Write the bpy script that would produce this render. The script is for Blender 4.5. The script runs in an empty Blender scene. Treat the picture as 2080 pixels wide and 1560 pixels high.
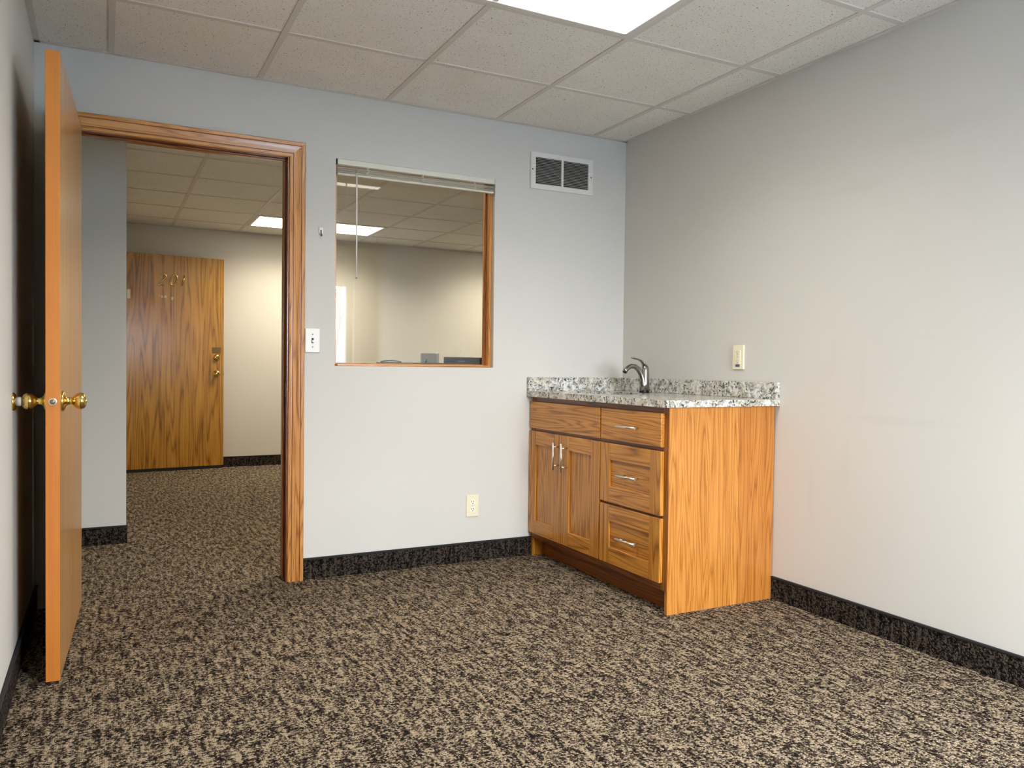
import bpy, bmesh, math, random
from mathutils import Vector, Matrix

# ------------------------------------------------------------------ camera, sky, exposure
scene = bpy.context.scene
COL = scene.collection
H = 2.3465                     # ceiling height
XL = -2.953                    # left wall
YF = -4.60                     # window wall behind the camera
YH = 4.49                      # far wall of the hall
T = 0.6096                     # ceiling grid module

cam_data = bpy.data.cameras.new('camera')
cam = bpy.data.objects.new('camera', cam_data)
COL.objects.link(cam)
F_PX, YAW, PITCH, ROLL = 1603.65, 0.475813, -0.022110, 0.0122064
fw = Vector((math.sin(YAW) * math.cos(PITCH), math.cos(YAW) * math.cos(PITCH), math.sin(PITCH)))
rt = Vector((math.cos(YAW), -math.sin(YAW), 0))
up = rt.cross(fw)
r2 = rt * math.cos(ROLL) + up * math.sin(ROLL)
u2 = up * math.cos(ROLL) - rt * math.sin(ROLL)
cam.matrix_world = Matrix(((r2.x, u2.x, -fw.x, -2.69164), (r2.y, u2.y, -fw.y, -3.81165),
                           (r2.z, u2.z, -fw.z, 1.037233), (0, 0, 0, 1)))
cam_data.sensor_width = 36
cam_data.lens = F_PX / 2080 * 36
cam_data.clip_start = 0.02
scene.camera = cam

SKY_STRENGTH = 112.0   # zenith of an overcast sky; the horizon is a third of it
ROOM_LIGHT, ROOM_WATTS = 7.5, 15.0
HALL_LIGHT, HALL_WATTS = 5.0, 28.5
world = bpy.data.worlds.new('overcast_sky')
scene.world = world
world.use_nodes = True
bg = world.node_tree.nodes['Background']
bg.inputs['Color'].default_value = (0.90, 0.965, 1.025, 1)
_nt = world.node_tree
_tc = _nt.nodes.new('ShaderNodeTexCoord')
_sp = _nt.nodes.new('ShaderNodeSeparateXYZ')
_mx = _nt.nodes.new('ShaderNodeMath'); _mx.operation = 'MAXIMUM'; _mx.inputs[1].default_value = 0.0
_ma = _nt.nodes.new('ShaderNodeMath'); _ma.operation = 'MULTIPLY_ADD'
_ma.inputs[1].default_value = SKY_STRENGTH * 2 / 3; _ma.inputs[2].default_value = SKY_STRENGTH / 3
_nt.links.new(_tc.outputs['Generated'], _sp.inputs[0])
_nt.links.new(_sp.outputs['Z'], _mx.inputs[0])
_nt.links.new(_mx.outputs[0], _ma.inputs[0])
_nt.links.new(_ma.outputs[0], bg.inputs['Strength'])

scene.view_settings.view_transform = 'Standard'
scene.view_settings.look = 'None'
scene.view_settings.gamma = 1.0
scene.view_settings.use_curve_mapping = False
scene.view_settings.exposure = 0.06
scene.cycles.max_bounces = 7
scene.cycles.diffuse_bounces = 4
scene.cycles.glossy_bounces = 4
scene.cycles.transparent_max_bounces = 12
scene.cycles.caustics_reflective = False
scene.cycles.caustics_refractive = False
scene.cycles.sample_clamp_indirect = 6
scene.cycles.use_denoising = True
scene.cycles.use_adaptive_sampling = True
scene.cycles.adaptive_threshold = 0.02

# ------------------------------------------------------------------ helpers
def lin(r, g, b):
    f = lambda c: (c / 255 / 12.92) if c <= 10 else ((c / 255 + 0.055) / 1.055) ** 2.4
    return (f(r), f(g), f(b), 1)

def bx(bm, x0, x1, y0, y1, z0, z1, bev=0.0, seg=1):
    vs = [bm.verts.new((x, y, z)) for x in (x0, x1) for y in (y0, y1) for z in (z0, z1)]
    q = ((0, 1, 3, 2), (4, 6, 7, 5), (0, 4, 5, 1), (2, 3, 7, 6), (0, 2, 6, 4), (1, 5, 7, 3))
    fs = [bm.faces.new([vs[i] for i in f]) for f in q]
    if (x1 - x0) * (y1 - y0) * (z1 - z0) < 0:
        bmesh.ops.reverse_faces(bm, faces=fs)
    if bev > 0:
        es = list({e for f in fs for e in f.edges})
        bmesh.ops.bevel(bm, geom=es, offset=bev, segments=seg, affect='EDGES', profile=0.5)
    return bm

def frame_of(d):
    d = d.normalized()
    a = Vector((0, 0, 1)) if abs(d.z) < 0.9 else Vector((1, 0, 0))
    u = d.cross(a).normalized()
    return u, d.cross(u).normalized()

def tube(bm, pts, rad, n=10, sq=None, caps=True):
    """round (or flattened, sq=(u,v) factors) tube through points with a radius per point"""
    pts = [Vector(p) for p in pts]
    if not isinstance(rad, (list, tuple)):
        rad = [rad] * len(pts)
    rings, u = [], None
    for i, p in enumerate(pts):
        d = (pts[min(i + 1, len(pts) - 1)] - pts[max(i - 1, 0)]).normalized()
        if u is None:
            u, v = frame_of(d)
        else:
            u = (u - d * u.dot(d)).normalized()
            v = d.cross(u).normalized()
        su, sv = sq if sq else (1, 1)
        rings.append([bm.verts.new(p + (u * su * math.cos(t) + v * sv * math.sin(t)) * rad[i])
                      for t in [2 * math.pi * k / n for k in range(n)]])
    for a, b in zip(rings, rings[1:]):
        for k in range(n):
            f = bm.faces.new((a[k], a[(k + 1) % n], b[(k + 1) % n], b[k]))
            f.smooth = True
    if caps:
        bm.faces.new(rings[0][::-1])
        bm.faces.new(rings[-1])
    return bm

def lathe(bm, prof, origin, axis, n=24):
    """profile of (radius, height) turned about axis through origin"""
    o, ax = Vector(origin), Vector(axis).normalized()
    u, v = frame_of(ax)
    rings = []
    for r, h in prof:
        c = o + ax * h
        rings.append([bm.verts.new(c + (u * math.cos(2 * math.pi * k / n) + v * math.sin(2 * math.pi * k / n)) * max(r, 1e-4))
                      for k in range(n)])
    for a, b in zip(rings, rings[1:]):
        for k in range(n):
            f = bm.faces.new((a[k], a[(k + 1) % n], b[(k + 1) % n], b[k]))
            f.smooth = True
    bm.faces.new(rings[0][::-1])
    bm.faces.new(rings[-1])
    return bm

def obj(name, bm, mat, parent=None, local=False, kind=None, smooth=False):
    """bmesh in world coordinates -> one mesh object; under a parent its vertices move to the parent's frame"""
    if parent is not None and not local:
        inv = WM[parent.name].inverted()
        bmesh.ops.transform(bm, matrix=inv, verts=bm.verts)
    bmesh.ops.recalc_face_normals(bm, faces=bm.faces)
    me = bpy.data.meshes.new(name)
    bm.to_mesh(me)
    bm.free()
    if smooth:
        for p in me.polygons:
            p.use_smooth = True
    if mat:
        me.materials.append(mat)
    o = bpy.data.objects.new(name, me)
    COL.objects.link(o)
    if parent is not None:
        o.parent = parent
        WM[o.name] = WM[parent.name]
    else:
        WM[o.name] = Matrix.Identity(4)
    if kind:
        o['kind'] = kind
    return o

WM = {}

def copy_to(o, loc, parent):
    c = o.copy()
    COL.objects.link(c)
    c.parent = parent
    c.location = loc
    WM[c.name] = WM[parent.name] if parent else Matrix.Identity(4)
    return c

def empty(name, loc, rz=0.0):
    o = bpy.data.objects.new(name, None)
    o.empty_display_size = 0.05
    COL.objects.link(o)
    o.location = loc
    o.rotation_euler = (0, 0, rz)
    WM[o.name] = Matrix.Translation(Vector(loc)) @ Matrix.Rotation(rz, 4, 'Z')
    return o

def tag(o, label=None, cat=None, group=None, kind=None):
    if label: o['label'] = label
    if cat: o['category'] = cat
    if group: o['group'] = group
    if kind: o['kind'] = kind
    return o

def B():
    return bmesh.new()

# ------------------------------------------------------------------ materials
class NT:
    def __init__(self, name):
        self.m = bpy.data.materials.new(name)
        self.m.use_nodes = True
        self.t = self.m.node_tree
        self.b = self.t.nodes['Principled BSDF']
        self.out = self.t.nodes['Material Output']
    def n(self, ty, **kw):
        nd = self.t.nodes.new(ty)
        for k, v in kw.items():
            if k in nd.inputs:
                nd.inputs[k].default_value = v
            else:
                setattr(nd, k, v)
        return nd
    def l(self, a, b):
        self.t.links.new(a, b)
    def math(self, op, a, b=None, c=None, clamp=False):
        nd = self.t.nodes.new('ShaderNodeMath')
        nd.operation = op
        nd.use_clamp = clamp
        for i, v in enumerate((a, b, c)):
            if v is None: continue
            if isinstance(v, (int, float)): nd.inputs[i].default_value = v
            else: self.l(v, nd.inputs[i])
        return nd.outputs[0]
    def coords(self, scale=(1, 1, 1), kind='Object', loc=None):
        tc = self.n('ShaderNodeTexCoord')
        mp = self.n('ShaderNodeMapping')
        mp.inputs['Scale'].default_value = scale
        if loc: mp.inputs['Location'].default_value = loc
        self.l(tc.outputs[kind], mp.inputs['Vector'])
        return mp.outputs['Vector']
    def noise(self, vec, scale, detail=2, rough=0.5, dist=0.0):
        nd = self.n('ShaderNodeTexNoise', Scale=scale, Detail=detail, Roughness=rough, Distortion=dist)
        if vec is not None: self.l(vec, nd.inputs['Vector'])
        return nd.outputs['Fac']
    def ramp(self, fac, stops, interp='LINEAR'):
        nd = self.n('ShaderNodeValToRGB')
        cr = nd.color_ramp
        cr.interpolation = interp
        while len(cr.elements) > len(stops): cr.elements.remove(cr.elements[-1])
        while len(cr.elements) < len(stops): cr.elements.new(0.5)
        for e, (p, c) in zip(cr.elements, stops):
            e.position = p
            e.color = c if len(c) == 4 else (*c, 1)
        self.l(fac, nd.inputs['Fac'])
        return nd.outputs['Color']
    def mix(self, fac, a, b, mode='MIX'):
        nd = self.t.nodes.new('ShaderNodeMix')
        nd.data_type = 'RGBA'
        nd.blend_type = mode
        for sock, v in ((nd.inputs[0], fac), (nd.inputs[6], a), (nd.inputs[7], b)):
            if isinstance(v, (int, float)): sock.default_value = v
            elif isinstance(v, tuple): sock.default_value = v
            else: self.l(v, sock)
        return nd.outputs[2]
    def bump(self, h, strength=0.3, dist=0.002):
        nd = self.n('ShaderNodeBump', Strength=strength, Distance=dist)
        self.l(h, nd.inputs['Height'])
        self.l(nd.outputs['Normal'], self.b.inputs['Normal'])
    def set(self, **kw):
        for k, v in kw.items():
            self.b.inputs[k.replace('_', ' ')].default_value = v
        return self

def plain(name, col, rough=0.5, metal=0.0, spec=0.5, grain=0.02):
    k = NT(name)
    v = k.coords()
    nz = k.noise(v, 60, 3)
    c = k.mix(nz, tuple(x * (1 - grain * 2) for x in col[:3]) + (1,), tuple(min(1, x * (1 + grain * 2)) for x in col[:3]) + (1,))
    k.l(c, k.b.inputs['Base Color'])
    k.set(Roughness=rough, Metallic=metal)
    k.b.inputs['Specular IOR Level'].default_value = spec
    return k.m

def emit(name, col, strength):
    k = NT(name)
    k.set(Roughness=0.5)
    k.b.inputs['Base Color'].default_value = (0.8, 0.8, 0.8, 1)
    k.b.inputs['Emission Color'].default_value = col
    k.b.inputs['Emission Strength'].default_value = strength
    return k.m

def wall_paint(name, col, patches=()):
    k = NT(name)
    v = k.coords()
    big = k.noise(v, 1.3, 3, 0.5)
    c = k.mix(big, tuple(x * 0.975 for x in col[:3]) + (1,), tuple(min(1, x * 1.02) for x in col[:3]) + (1,))
    if patches:
        tc = k.n('ShaderNodeTexCoord')
        sep = k.n('ShaderNodeSeparateXYZ')
        k.l(tc.outputs['Object'], sep.inputs[0])
        wob = k.noise(v, 9, 3, 0.6)
        for (cy, cz, ry, rz, amt) in patches:
            dy = k.math('DIVIDE', k.math('SUBTRACT', sep.outputs['Y'], cy), ry)
            dz = k.math('DIVIDE', k.math('SUBTRACT', sep.outputs['Z'], cz), rz)
            d = k.math('ADD', k.math('MULTIPLY', dy, dy), k.math('MULTIPLY', dz, dz))
            d = k.math('ADD', d, k.math('MULTIPLY', wob, 1.6))
            f = k.math('MULTIPLY', k.math('SUBTRACT', 1.9, d, clamp=True), amt)
            c = k.mix(f, c, (0.42, 0.40, 0.38, 1))
    k.l(c, k.b.inputs['Base Color'])
    fine = k.noise(v, 260, 2, 0.6)
    k.bump(fine, 0.10, 0.0006)
    k.set(Roughness=0.55)
    k.b.inputs['Specular IOR Level'].default_value = 0.3
    return k.m

def oak(name, axis, light, mid, dark, seed=0.0, scale=1.0, rough=0.32, contrast=1.0, coat=0.08, rings=18.0):
    """contour lines of noise stretched along the grain axis: cathedral grain; fine pores on top"""
    k = NT(name)
    ai = 'XYZ'.index(axis)
    def vec(st, off):
        q = [1.0, 1.0, 1.0]
        q[ai] = st
        return k.coords(tuple(q), loc=(seed * off, seed * 1.7, seed * 0.6 * off))
    base = k.noise(vec(0.05, 1.0), 9.0 * scale, 2.0, 0.45, 0.1)
    tri = k.math('PINGPONG', k.math('MULTIPLY', base, rings), 0.5)
    line = k.math('POWER', k.math('SUBTRACT', 1.0, k.math('MULTIPLY', tri, 2.0)), 2.0)
    pores = k.noise(vec(0.022, 3.0), 330, 2, 0.6)
    streak = k.noise(vec(0.012, 2.0), 85, 2, 0.6)
    broad = k.noise(vec(0.05, 2.5), 14, 2, 0.5)
    f = k.math('MULTIPLY', k.math('MULTIPLY', line, k.math('ADD', pores, 0.35)), 0.42 * contrast)
    f = k.math('ADD', f, k.math('MULTIPLY', pores, 0.34 * contrast))
    f = k.math('ADD', f, k.math('MULTIPLY', streak, 0.34))
    f = k.math('ADD', f, k.math('MULTIPLY', broad, 0.25))
    c = k.ramp(f, [(0.34, light), (0.60, mid), (0.92, dark)])
    k.l(c, k.b.inputs['Base Color'])
    k.bump(pores, 0.12, 0.0004)
    k.set(Roughness=rough)
    k.b.inputs['Coat Weight'].default_value = coat
    k.b.inputs['Coat Roughness'].default_value = 0.18
    return k.m

def carpet(name, tan, brown, dark, axes='XY', gain=1.0):
    """loop pile: tufts of tan and dark yarn gathered in short dashes that run both ways, like a basket weave"""
    k = NT(name)
    tc = k.n('ShaderNodeTexCoord')
    sep = k.n('ShaderNodeSeparateXYZ')
    k.l(tc.outputs['Object'], sep.inputs[0])
    comb = k.n('ShaderNodeCombineXYZ')
    k.l(sep.outputs[axes[0]], comb.inputs['X'])
    k.l(sep.outputs[axes[1]], comb.inputs['Y'])
    P = comb.outputs[0]
    def stretched(sx, sy, off):
        mp = k.n('ShaderNodeMapping')
        mp.inputs['Scale'].default_value = (sx, sy, 1)
        mp.inputs['Location'].default_value = (off, off * 2.3, 0)
        k.l(P, mp.inputs['Vector'])
        return mp.outputs[0]
    a = k.noise(stretched(28, 92, 1.3), 1.0, 2, 0.5)      # dashes along x
    b = k.noise(stretched(92, 28, 7.1), 1.0, 2, 0.5)      # dashes along y
    sel = k.n('ShaderNodeTexChecker', Scale=1.0)
    wob = k.n('ShaderNodeTexNoise', Scale=22.0)
    k.l(P, wob.inputs['Vector'])
    ma = k.n('ShaderNodeMapping')
    ma.inputs['Scale'].default_value = (46, 46, 1)
    addv = k.n('ShaderNodeVectorMath', operation='MULTIPLY_ADD')
    addv.inputs[1].default_value = (0.02, 0.02, 0)
    k.l(wob.outputs['Color'], addv.inputs[0])
    k.l(P, addv.inputs[2])
    k.l(addv.outputs[0], ma.inputs['Vector'])
    k.l(ma.outputs[0], sel.inputs['Vector'])
    weave = k.mix(sel.outputs['Fac'], a, b)
    runs = k.noise(stretched(58, 11, 3.7), 1.0, 2, 0.5)     # longer runs of yarn along y
    clump = k.mix(0.5, weave, runs)
    vor = k.n('ShaderNodeTexVoronoi', Scale=190.0)
    k.l(P, vor.inputs['Vector'])
    rnd = k.n('ShaderNodeSeparateColor')
    k.l(vor.outputs['Color'], rnd.inputs[0])
    f = k.math('ADD', k.math('MULTIPLY', clump, 2.15 * gain), k.math('MULTIPLY', rnd.outputs[0], 0.62))
    f = k.math('SUBTRACT', f, 0.885)
    col = k.ramp(f, [(0.22, dark), (0.46, brown), (0.68, tan), (0.90, tuple(min(1, x * 1.25) for x in tan[:3]) + (1,))])
    k.l(col, k.b.inputs['Base Color'])
    hgt = k.math('SUBTRACT', k.math('MULTIPLY', f, 0.6), vor.outputs['Distance'])
    k.bump(hgt, 0.9, 0.004)
    k.set(Roughness=0.95)
    k.b.inputs['Specular IOR Level'].default_value = 0.05
    return k.m

def tile_mat():
    k = NT('mineral_fibre_tile')
    v = k.coords(kind='Generated')
    tc = k.n('ShaderNodeTexCoord')
    geo = k.n('ShaderNodeNewGeometry')
    P = geo.outputs['Position']
    mp = k.n('ShaderNodeMapping')
    k.l(P, mp.inputs['Vector'])
    wob = k.n('ShaderNodeTexNoise', Scale=35.0)
    k.l(mp.outputs[0], wob.inputs['Vector'])
    ad = k.n('ShaderNodeVectorMath', operation='MULTIPLY_ADD')
    ad.inputs[1].default_value = (0.012, 0.012, 0)
    k.l(wob.outputs['Color'], ad.inputs[0])
    k.l(mp.outputs[0], ad.inputs[2])
    vor = k.n('ShaderNodeTexVoronoi', Scale=74.0)
    k.l(ad.outputs[0], vor.inputs['Vector'])
    sepc = k.n('ShaderNodeSeparateColor')
    k.l(vor.outputs['Color'], sepc.inputs[0])
    hole = k.math('LESS_THAN', vor.outputs['Distance'], k.math('MULTIPLY', k.math('SUBTRACT', sepc.outputs[0], 0.45, clamp=True), 0.36))
    vor2 = k.n('ShaderNodeTexVoronoi', Scale=210.0)
    k.l(P, vor2.inputs['Vector'])
    sep2 = k.n('ShaderNodeSeparateColor')
    k.l(vor2.outputs['Color'], sep2.inputs[0])
    pin = k.math('LESS_THAN', vor2.outputs['Distance'], k.math('MULTIPLY', k.math('SUBTRACT', sep2.outputs[0], 0.55, clamp=True), 0.55))
    worm = k.math('LESS_THAN', k.math('ABSOLUTE', k.math('SUBTRACT', k.noise(P, 85, 1, 0.4), 0.5)), 0.016)
    mask = k.math('GREATER_THAN', k.noise(P, 120, 1, 0.5), 0.585)
    worm = k.math('MULTIPLY', worm, mask)
    hole = k.math('MAXIMUM', hole, worm)
    pit = k.math('MAXIMUM', hole, k.math('MULTIPLY', pin, 0.7))
    nz = k.noise(P, 5, 3)
    base = k.mix(nz, lin(229, 227, 219), lin(241, 240, 233))
    c = k.mix(pit, base, lin(124, 116, 106))
    k.l(c, k.b.inputs['Base Color'])
    k.bump(k.math('SUBTRACT', 1.0, pit), 0.5, 0.002)
    k.set(Roughness=0.9)
    k.b.inputs['Specular IOR Level'].default_value = 0.15
    return k.m

def granite_mat():
    k = NT('granite')
    v = k.coords()
    w = k.n('ShaderNodeTexNoise', Scale=14.0, Detail=4.0)
    k.l(v, w.inputs['Vector'])
    ad = k.n('ShaderNodeVectorMath', operation='MULTIPLY_ADD')
    ad.inputs[1].default_value = (0.05, 0.05, 0.05)
    k.l(w.outputs['Color'], ad.inputs[0])
    k.l(v, ad.inputs[2])
    vv = ad.outputs[0]
    ve = k.n('ShaderNodeTexVoronoi', Scale=60.0, feature='DISTANCE_TO_EDGE')
    k.l(vv, ve.inputs['Vector'])
    n1 = k.noise(vv, 36, 4, 0.65)
    n2 = k.noise(vv, 95, 3, 0.6)
    n3 = k.noise(vv, 9, 3, 0.6)
    base = k.ramp(n1, [(0.30, lin(120, 116, 108)), (0.43, lin(186, 180, 166)), (0.52, lin(222, 222, 218)), (0.70, lin(240, 242, 243))])
    base = k.mix(k.ramp(n3, [(0.42, (0, 0, 0)), (0.62, (1, 1, 1))]), base, k.mix(0.5, base, lin(196, 186, 164)))
    edge = k.ramp(ve.outputs['Distance'], [(0.0, (1, 1, 1)), (0.16, (0, 0, 0))])
    spots = k.ramp(n2, [(0.50, (0, 0, 0)), (0.60, (1, 1, 1))])
    blk = k.math('MULTIPLY', k.math('MAXIMUM', k.math('MULTIPLY', edge, n1), k.math('MULTIPLY', spots, 0.95)),
                 k.ramp(k.noise(vv, 24, 3, 0.6), [(0.40, (0, 0, 0)), (0.52, (1, 1, 1))]))
    c = k.mix(blk, base, lin(40, 40, 42))
    k.l(c, k.b.inputs['Base Color'])
    k.set(Roughness=0.16)
    return k.m

def glass_mat(name, tint=(1, 1, 1, 1), smudge=0.0):
    k = NT(name)
    k.t.nodes.remove(k.b)
    lw = k.n('ShaderNodeLayerWeight', Blend=0.5)
    fac = k.math('ADD', 0.045, k.math('MULTIPLY', k.math('POWER', lw.outputs['Facing'], 5.0), 0.95), clamp=True)
    tr = k.n('ShaderNodeBsdfTransparent', Color=tint)
    gl = k.n('ShaderNodeBsdfGlossy', Roughness=0.0)
    mx = k.n('ShaderNodeMixShader')
    k.l(fac, mx.inputs[0]); k.l(tr.outputs[0], mx.inputs[1]); k.l(gl.outputs[0], mx.inputs[2])
    last = mx.outputs[0]
    if smudge > 0:
        v = k.coords()
        nz = k.noise(v, 7, 5, 0.7)
        spots = k.ramp(nz, [(0.64, (0, 0, 0)), (0.78, (1, 1, 1))])
        df = k.n('ShaderNodeBsdfDiffuse', Color=(0.8, 0.8, 0.78, 1))
        m2 = k.n('ShaderNodeMixShader')
        k.l(k.math('MULTIPLY', spots, smudge), m2.inputs[0])
        k.l(last, m2.inputs[1]); k.l(df.outputs[0], m2.inputs[2])
        last = m2.outputs[0]
    k.l(last, k.out.inputs['Surface'])
    return k.m

M = {}
PAINT = lin(207, 205, 199)
M['paint'] = wall_paint('wall_paint', PAINT)
M['paint_right'] = wall_paint('wall_paint_with_touch_ups', PAINT, [
    (-1.80, 0.845, 0.26, 0.022, 0.09), (-1.645, 0.99, 0.022, 0.13, 0.06), (-1.50, 1.08, 0.02, 0.10, 0.05),
    (-1.57, 0.66, 0.03, 0.12, 0.06), (-1.40, 0.52, 0.02, 0.14, 0.08), (-1.95, 1.93, 0.33, 0.05, 0.08), (-1.60, 1.78, 0.16, 0.03, 0.08)])
M['paint_hall'] = wall_paint('hall_wall_paint', lin(208, 202, 190))
M['carpet'] = carpet('loop_carpet', lin(147, 131, 109), lin(70, 59, 51), lin(26, 21, 19))
M['carpet_x'] = carpet('carpet_base_x', lin(72, 63, 55), lin(35, 30, 27), lin(13, 11, 11), 'XZ')
M['carpet_y'] = carpet('carpet_base_y', lin(72, 63, 55), lin(35, 30, 27), lin(13, 11, 11), 'YZ')
M['binding'] = plain('black_binding', lin(22, 21, 22), 0.8)
M['tile'] = tile_mat()
M['tee'] = plain('painted_steel_grid', lin(210, 206, 198), 0.5)
M['fibre'] = plain('raw_white_fibre', lin(250, 248, 242), 0.9)
M['plenum'] = plain('plenum', lin(60, 58, 55), 0.9)
OL, OM, OD = lin(206, 146, 64), lin(182, 117, 38), lin(116, 69, 17)
M['oak_v'] = oak('oak_vertical', 'Z', OL, OM, OD, 1.3)
M['oak_y'] = oak('oak_lengthwise', 'Y', OL, OM, OD, 4.1)
M['oak_end'] = oak('oak_end_panel', 'Z', lin(204, 140, 68), lin(182, 116, 46), lin(134, 79, 27), 2.2, 1.7, contrast=0.85, rings=15)
M['oak_end_b'] = oak('oak_end_panel_board', 'Z', lin(194, 129, 60), lin(172, 105, 40), lin(122, 70, 22), 6.4, 1.3, contrast=0.9, rings=18)
M['oak_frame'] = oak('oak_face_frame', 'Z', lin(166, 106, 44), lin(138, 82, 28), lin(90, 50, 14), 7.7)
M['oak_door'] = oak('oak_door_veneer', 'Z', lin(196, 148, 92), lin(180, 128, 72), lin(146, 98, 50), 3.1, 0.6, 0.28, 0.7, 0.3, 8)
M['oak_edge'] = oak('oak_door_edge', 'Z', lin(200, 122, 46), lin(180, 102, 34), lin(138, 72, 20), 5.0, 0.5, 0.4, 0.5, 0.1, 5)
M['oak_201'] = oak('oak_hall_door', 'Z', lin(192, 140, 54), lin(168, 115, 38), lin(108, 69, 20), 9.4, 0.8, 0.22, 1.0, 0.4, 16)
M['casing_z'] = oak('casing_upright', 'Z', lin(208, 150, 86), lin(188, 126, 60), lin(128, 76, 28), 6.2, 1.6, 0.3, 1.0, 0.3)
M['casing_x'] = oak('casing_head', 'X', lin(208, 150, 86), lin(188, 126, 60), lin(128, 76, 28), 8.8, 1.6, 0.3, 1.0, 0.3)
M['jamb_z'] = oak('jamb_upright', 'Z', lin(150, 92, 52), lin(124, 70, 34), lin(80, 42, 18), 2.9, 1.2, 0.25, 0.8, 0.4)
M['jamb_x'] = oak('jamb_head', 'X', lin(150, 92, 52), lin(124, 70, 34), lin(80, 42, 18), 3.9, 1.2, 0.25, 0.8, 0.4)
M['granite'] = granite_mat()
M['brass'] = plain('polished_brass', lin(228, 196, 116), 0.12, 1.0)
M['nickel'] = plain('brushed_nickel', lin(222, 219, 212), 0.34, 1.0)
M['faucet'] = plain('faucet_nickel', lin(160, 156, 150), 0.16, 1.0)
M['steel'] = plain('stainless_steel', lin(176, 176, 174), 0.28, 1.0)
M['white'] = plain('white_plastic', lin(236, 236, 232), 0.35)
M['ivory'] = plain('ivory_plastic', lin(232, 224, 196), 0.35)
M['vent'] = plain('white_enamel', lin(226, 226, 222), 0.4)
M['louver'] = plain('grey_enamel', lin(182, 182, 178), 0.45)
M['black'] = plain('black_plastic', lin(22, 23, 25), 0.45)
M['dark'] = plain('dark_cavity', lin(10, 10, 10), 0.9)
M['slot'] = plain('slot_black', lin(20, 18, 16), 0.7)
M['blind'] = plain('cream_blind_enamel', lin(222, 220, 206), 0.4)
M['slat'] = plain('slat_enamel', lin(224, 221, 208), 0.35)
M['cord'] = plain('blind_cord', lin(226, 224, 212), 0.8)
M['glass'] = glass_mat('window_glass', (0.97, 0.98, 0.97, 1), 0.10)
M['glass_out'] = glass_mat('outer_glass')
M['room_lens'] = emit('room_light_lens', (1.0, 0.93, 0.82, 1), ROOM_LIGHT)
M['hall_lens'] = emit('hall_light_lens', (1.0, 0.92, 0.74, 1), HALL_LIGHT)
M['troffer'] = plain('white_troffer', lin(214, 212, 206), 0.4)
M['vinyl'] = plain('white_vinyl', lin(236, 236, 232), 0.4)
M['desk'] = plain('charcoal_laminate', lin(44, 45, 50), 0.5)
M['desk_side'] = plain('grey_desk_panel', lin(120, 116, 112), 0.6)
M['silver'] = plain('silver_aluminium', lin(206, 210, 212), 0.35, 0.2)
M['bluelabel'] = plain('blue_sticker', lin(70, 78, 120), 0.5)
M['bark'] = plain('grey_bark', lin(120, 122, 130), 0.9)
M['snow'] = plain('frosty_ground', lin(128, 140, 156), 0.9)
M['siding'] = plain('pale_siding', lin(150, 200, 220), 0.8)
M['roof'] = plain('roof_grey', lin(120, 132, 146), 0.8)
M['residue'] = plain('tape_residue', lin(206, 176, 118), 0.7)
M['oldtape'] = plain('dark_tape_residue', lin(112, 82, 44), 0.6)

# ------------------------------------------------------------------ room shell
HX0, HX1 = -3.9, 3.3           # hall extents in x
WT = 0.115                     # back wall thickness
b = B(); bx(b, HX0, HX1, YF, YH, -0.12, 0.0)
floor = obj('floor', b, M['carpet'], kind='structure')
tag(floor, 'brown and tan patterned loop carpet across room and hall')

DX0, DX1, DZ = -2.845, -1.908, 2.030      # rough door opening
WX0, WX1, WZ0, WZ1 = -1.700, -0.843, 1.030, 2.035   # interior window opening
b = B()
for (x0, x1, z0, z1) in ((HX0, DX0, 0, 2.6), (DX0, DX1, DZ, 2.6), (DX1, WX0, 0, 2.6),
                         (WX0, WX1, 0, WZ0), (WX0, WX1, WZ1, 2.6), (WX1, 0.12, 0, 2.6), (0.12, HX1, 0, 2.6)):
    bx(b, x0, x1, 0, WT, z0, z1)
bmesh.ops.remove_doubles(b, verts=b.verts, dist=1e-5)
wb = obj('wall_back', b, M['paint'], kind='structure')
tag(wb, 'pale grey painted wall with door opening and interior window')
b = B(); bx(b, 0, 0.12, YF - 0.15, 0, 0, 2.6)
tag(obj('wall_right', b, M['paint_right'], kind='structure'), 'pale grey painted wall behind the sink cabinet')
b = B(); bx(b, XL - 0.12, XL, YF - 0.15, 0, 0, 2.6)
tag(obj('wall_left', b, M['paint'], kind='structure'), 'pale grey painted wall beside the open oak door')
OX0, OX1, OZ0, OZ1 = -1.45, -0.245, 0.62, 1.965      # outer window opening
b = B()
for (x0, x1, z0, z1) in ((XL, OX0, 0, 2.6), (OX1, 0, 0, 2.6), (OX0, OX1, 0, OZ0), (OX0, OX1, OZ1, 2.6)):
    bx(b, x0, x1, YF - 0.15, YF, z0, z1)
tag(obj('wall_front', b, M['paint'], kind='structure'), 'painted wall with the wide outer window')
# hall walls
PX, PY = -2.585, 1.20
b = B(); bx(b, HX0, HX1, YH, YH + 0.12, 0, 2.6)
tag(obj('wall_far', b, M['paint_hall'], kind='structure'), 'cream painted wall across the hall')
b = B(); bx(b, HX0, PX, PY, YH, 0, 2.6)
tag(obj('wall_partition', b, M['paint'], kind='structure'), 'grey painted partition wall seen through the doorway')
b = B(); bx(b, HX1, HX1 + 0.12, WT, YH, 0, 2.6)
tag(obj('wall_hall_right', b, M['paint_hall'], kind='structure'), 'painted wall closing the hall')
b = B(); bx(b, HX0 - 0.12, HX0, WT, PY, 0, 2.6)
tag(obj('wall_hall_left', b, M['paint_hall'], kind='structure'), 'painted wall at the end of the hall')

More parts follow.
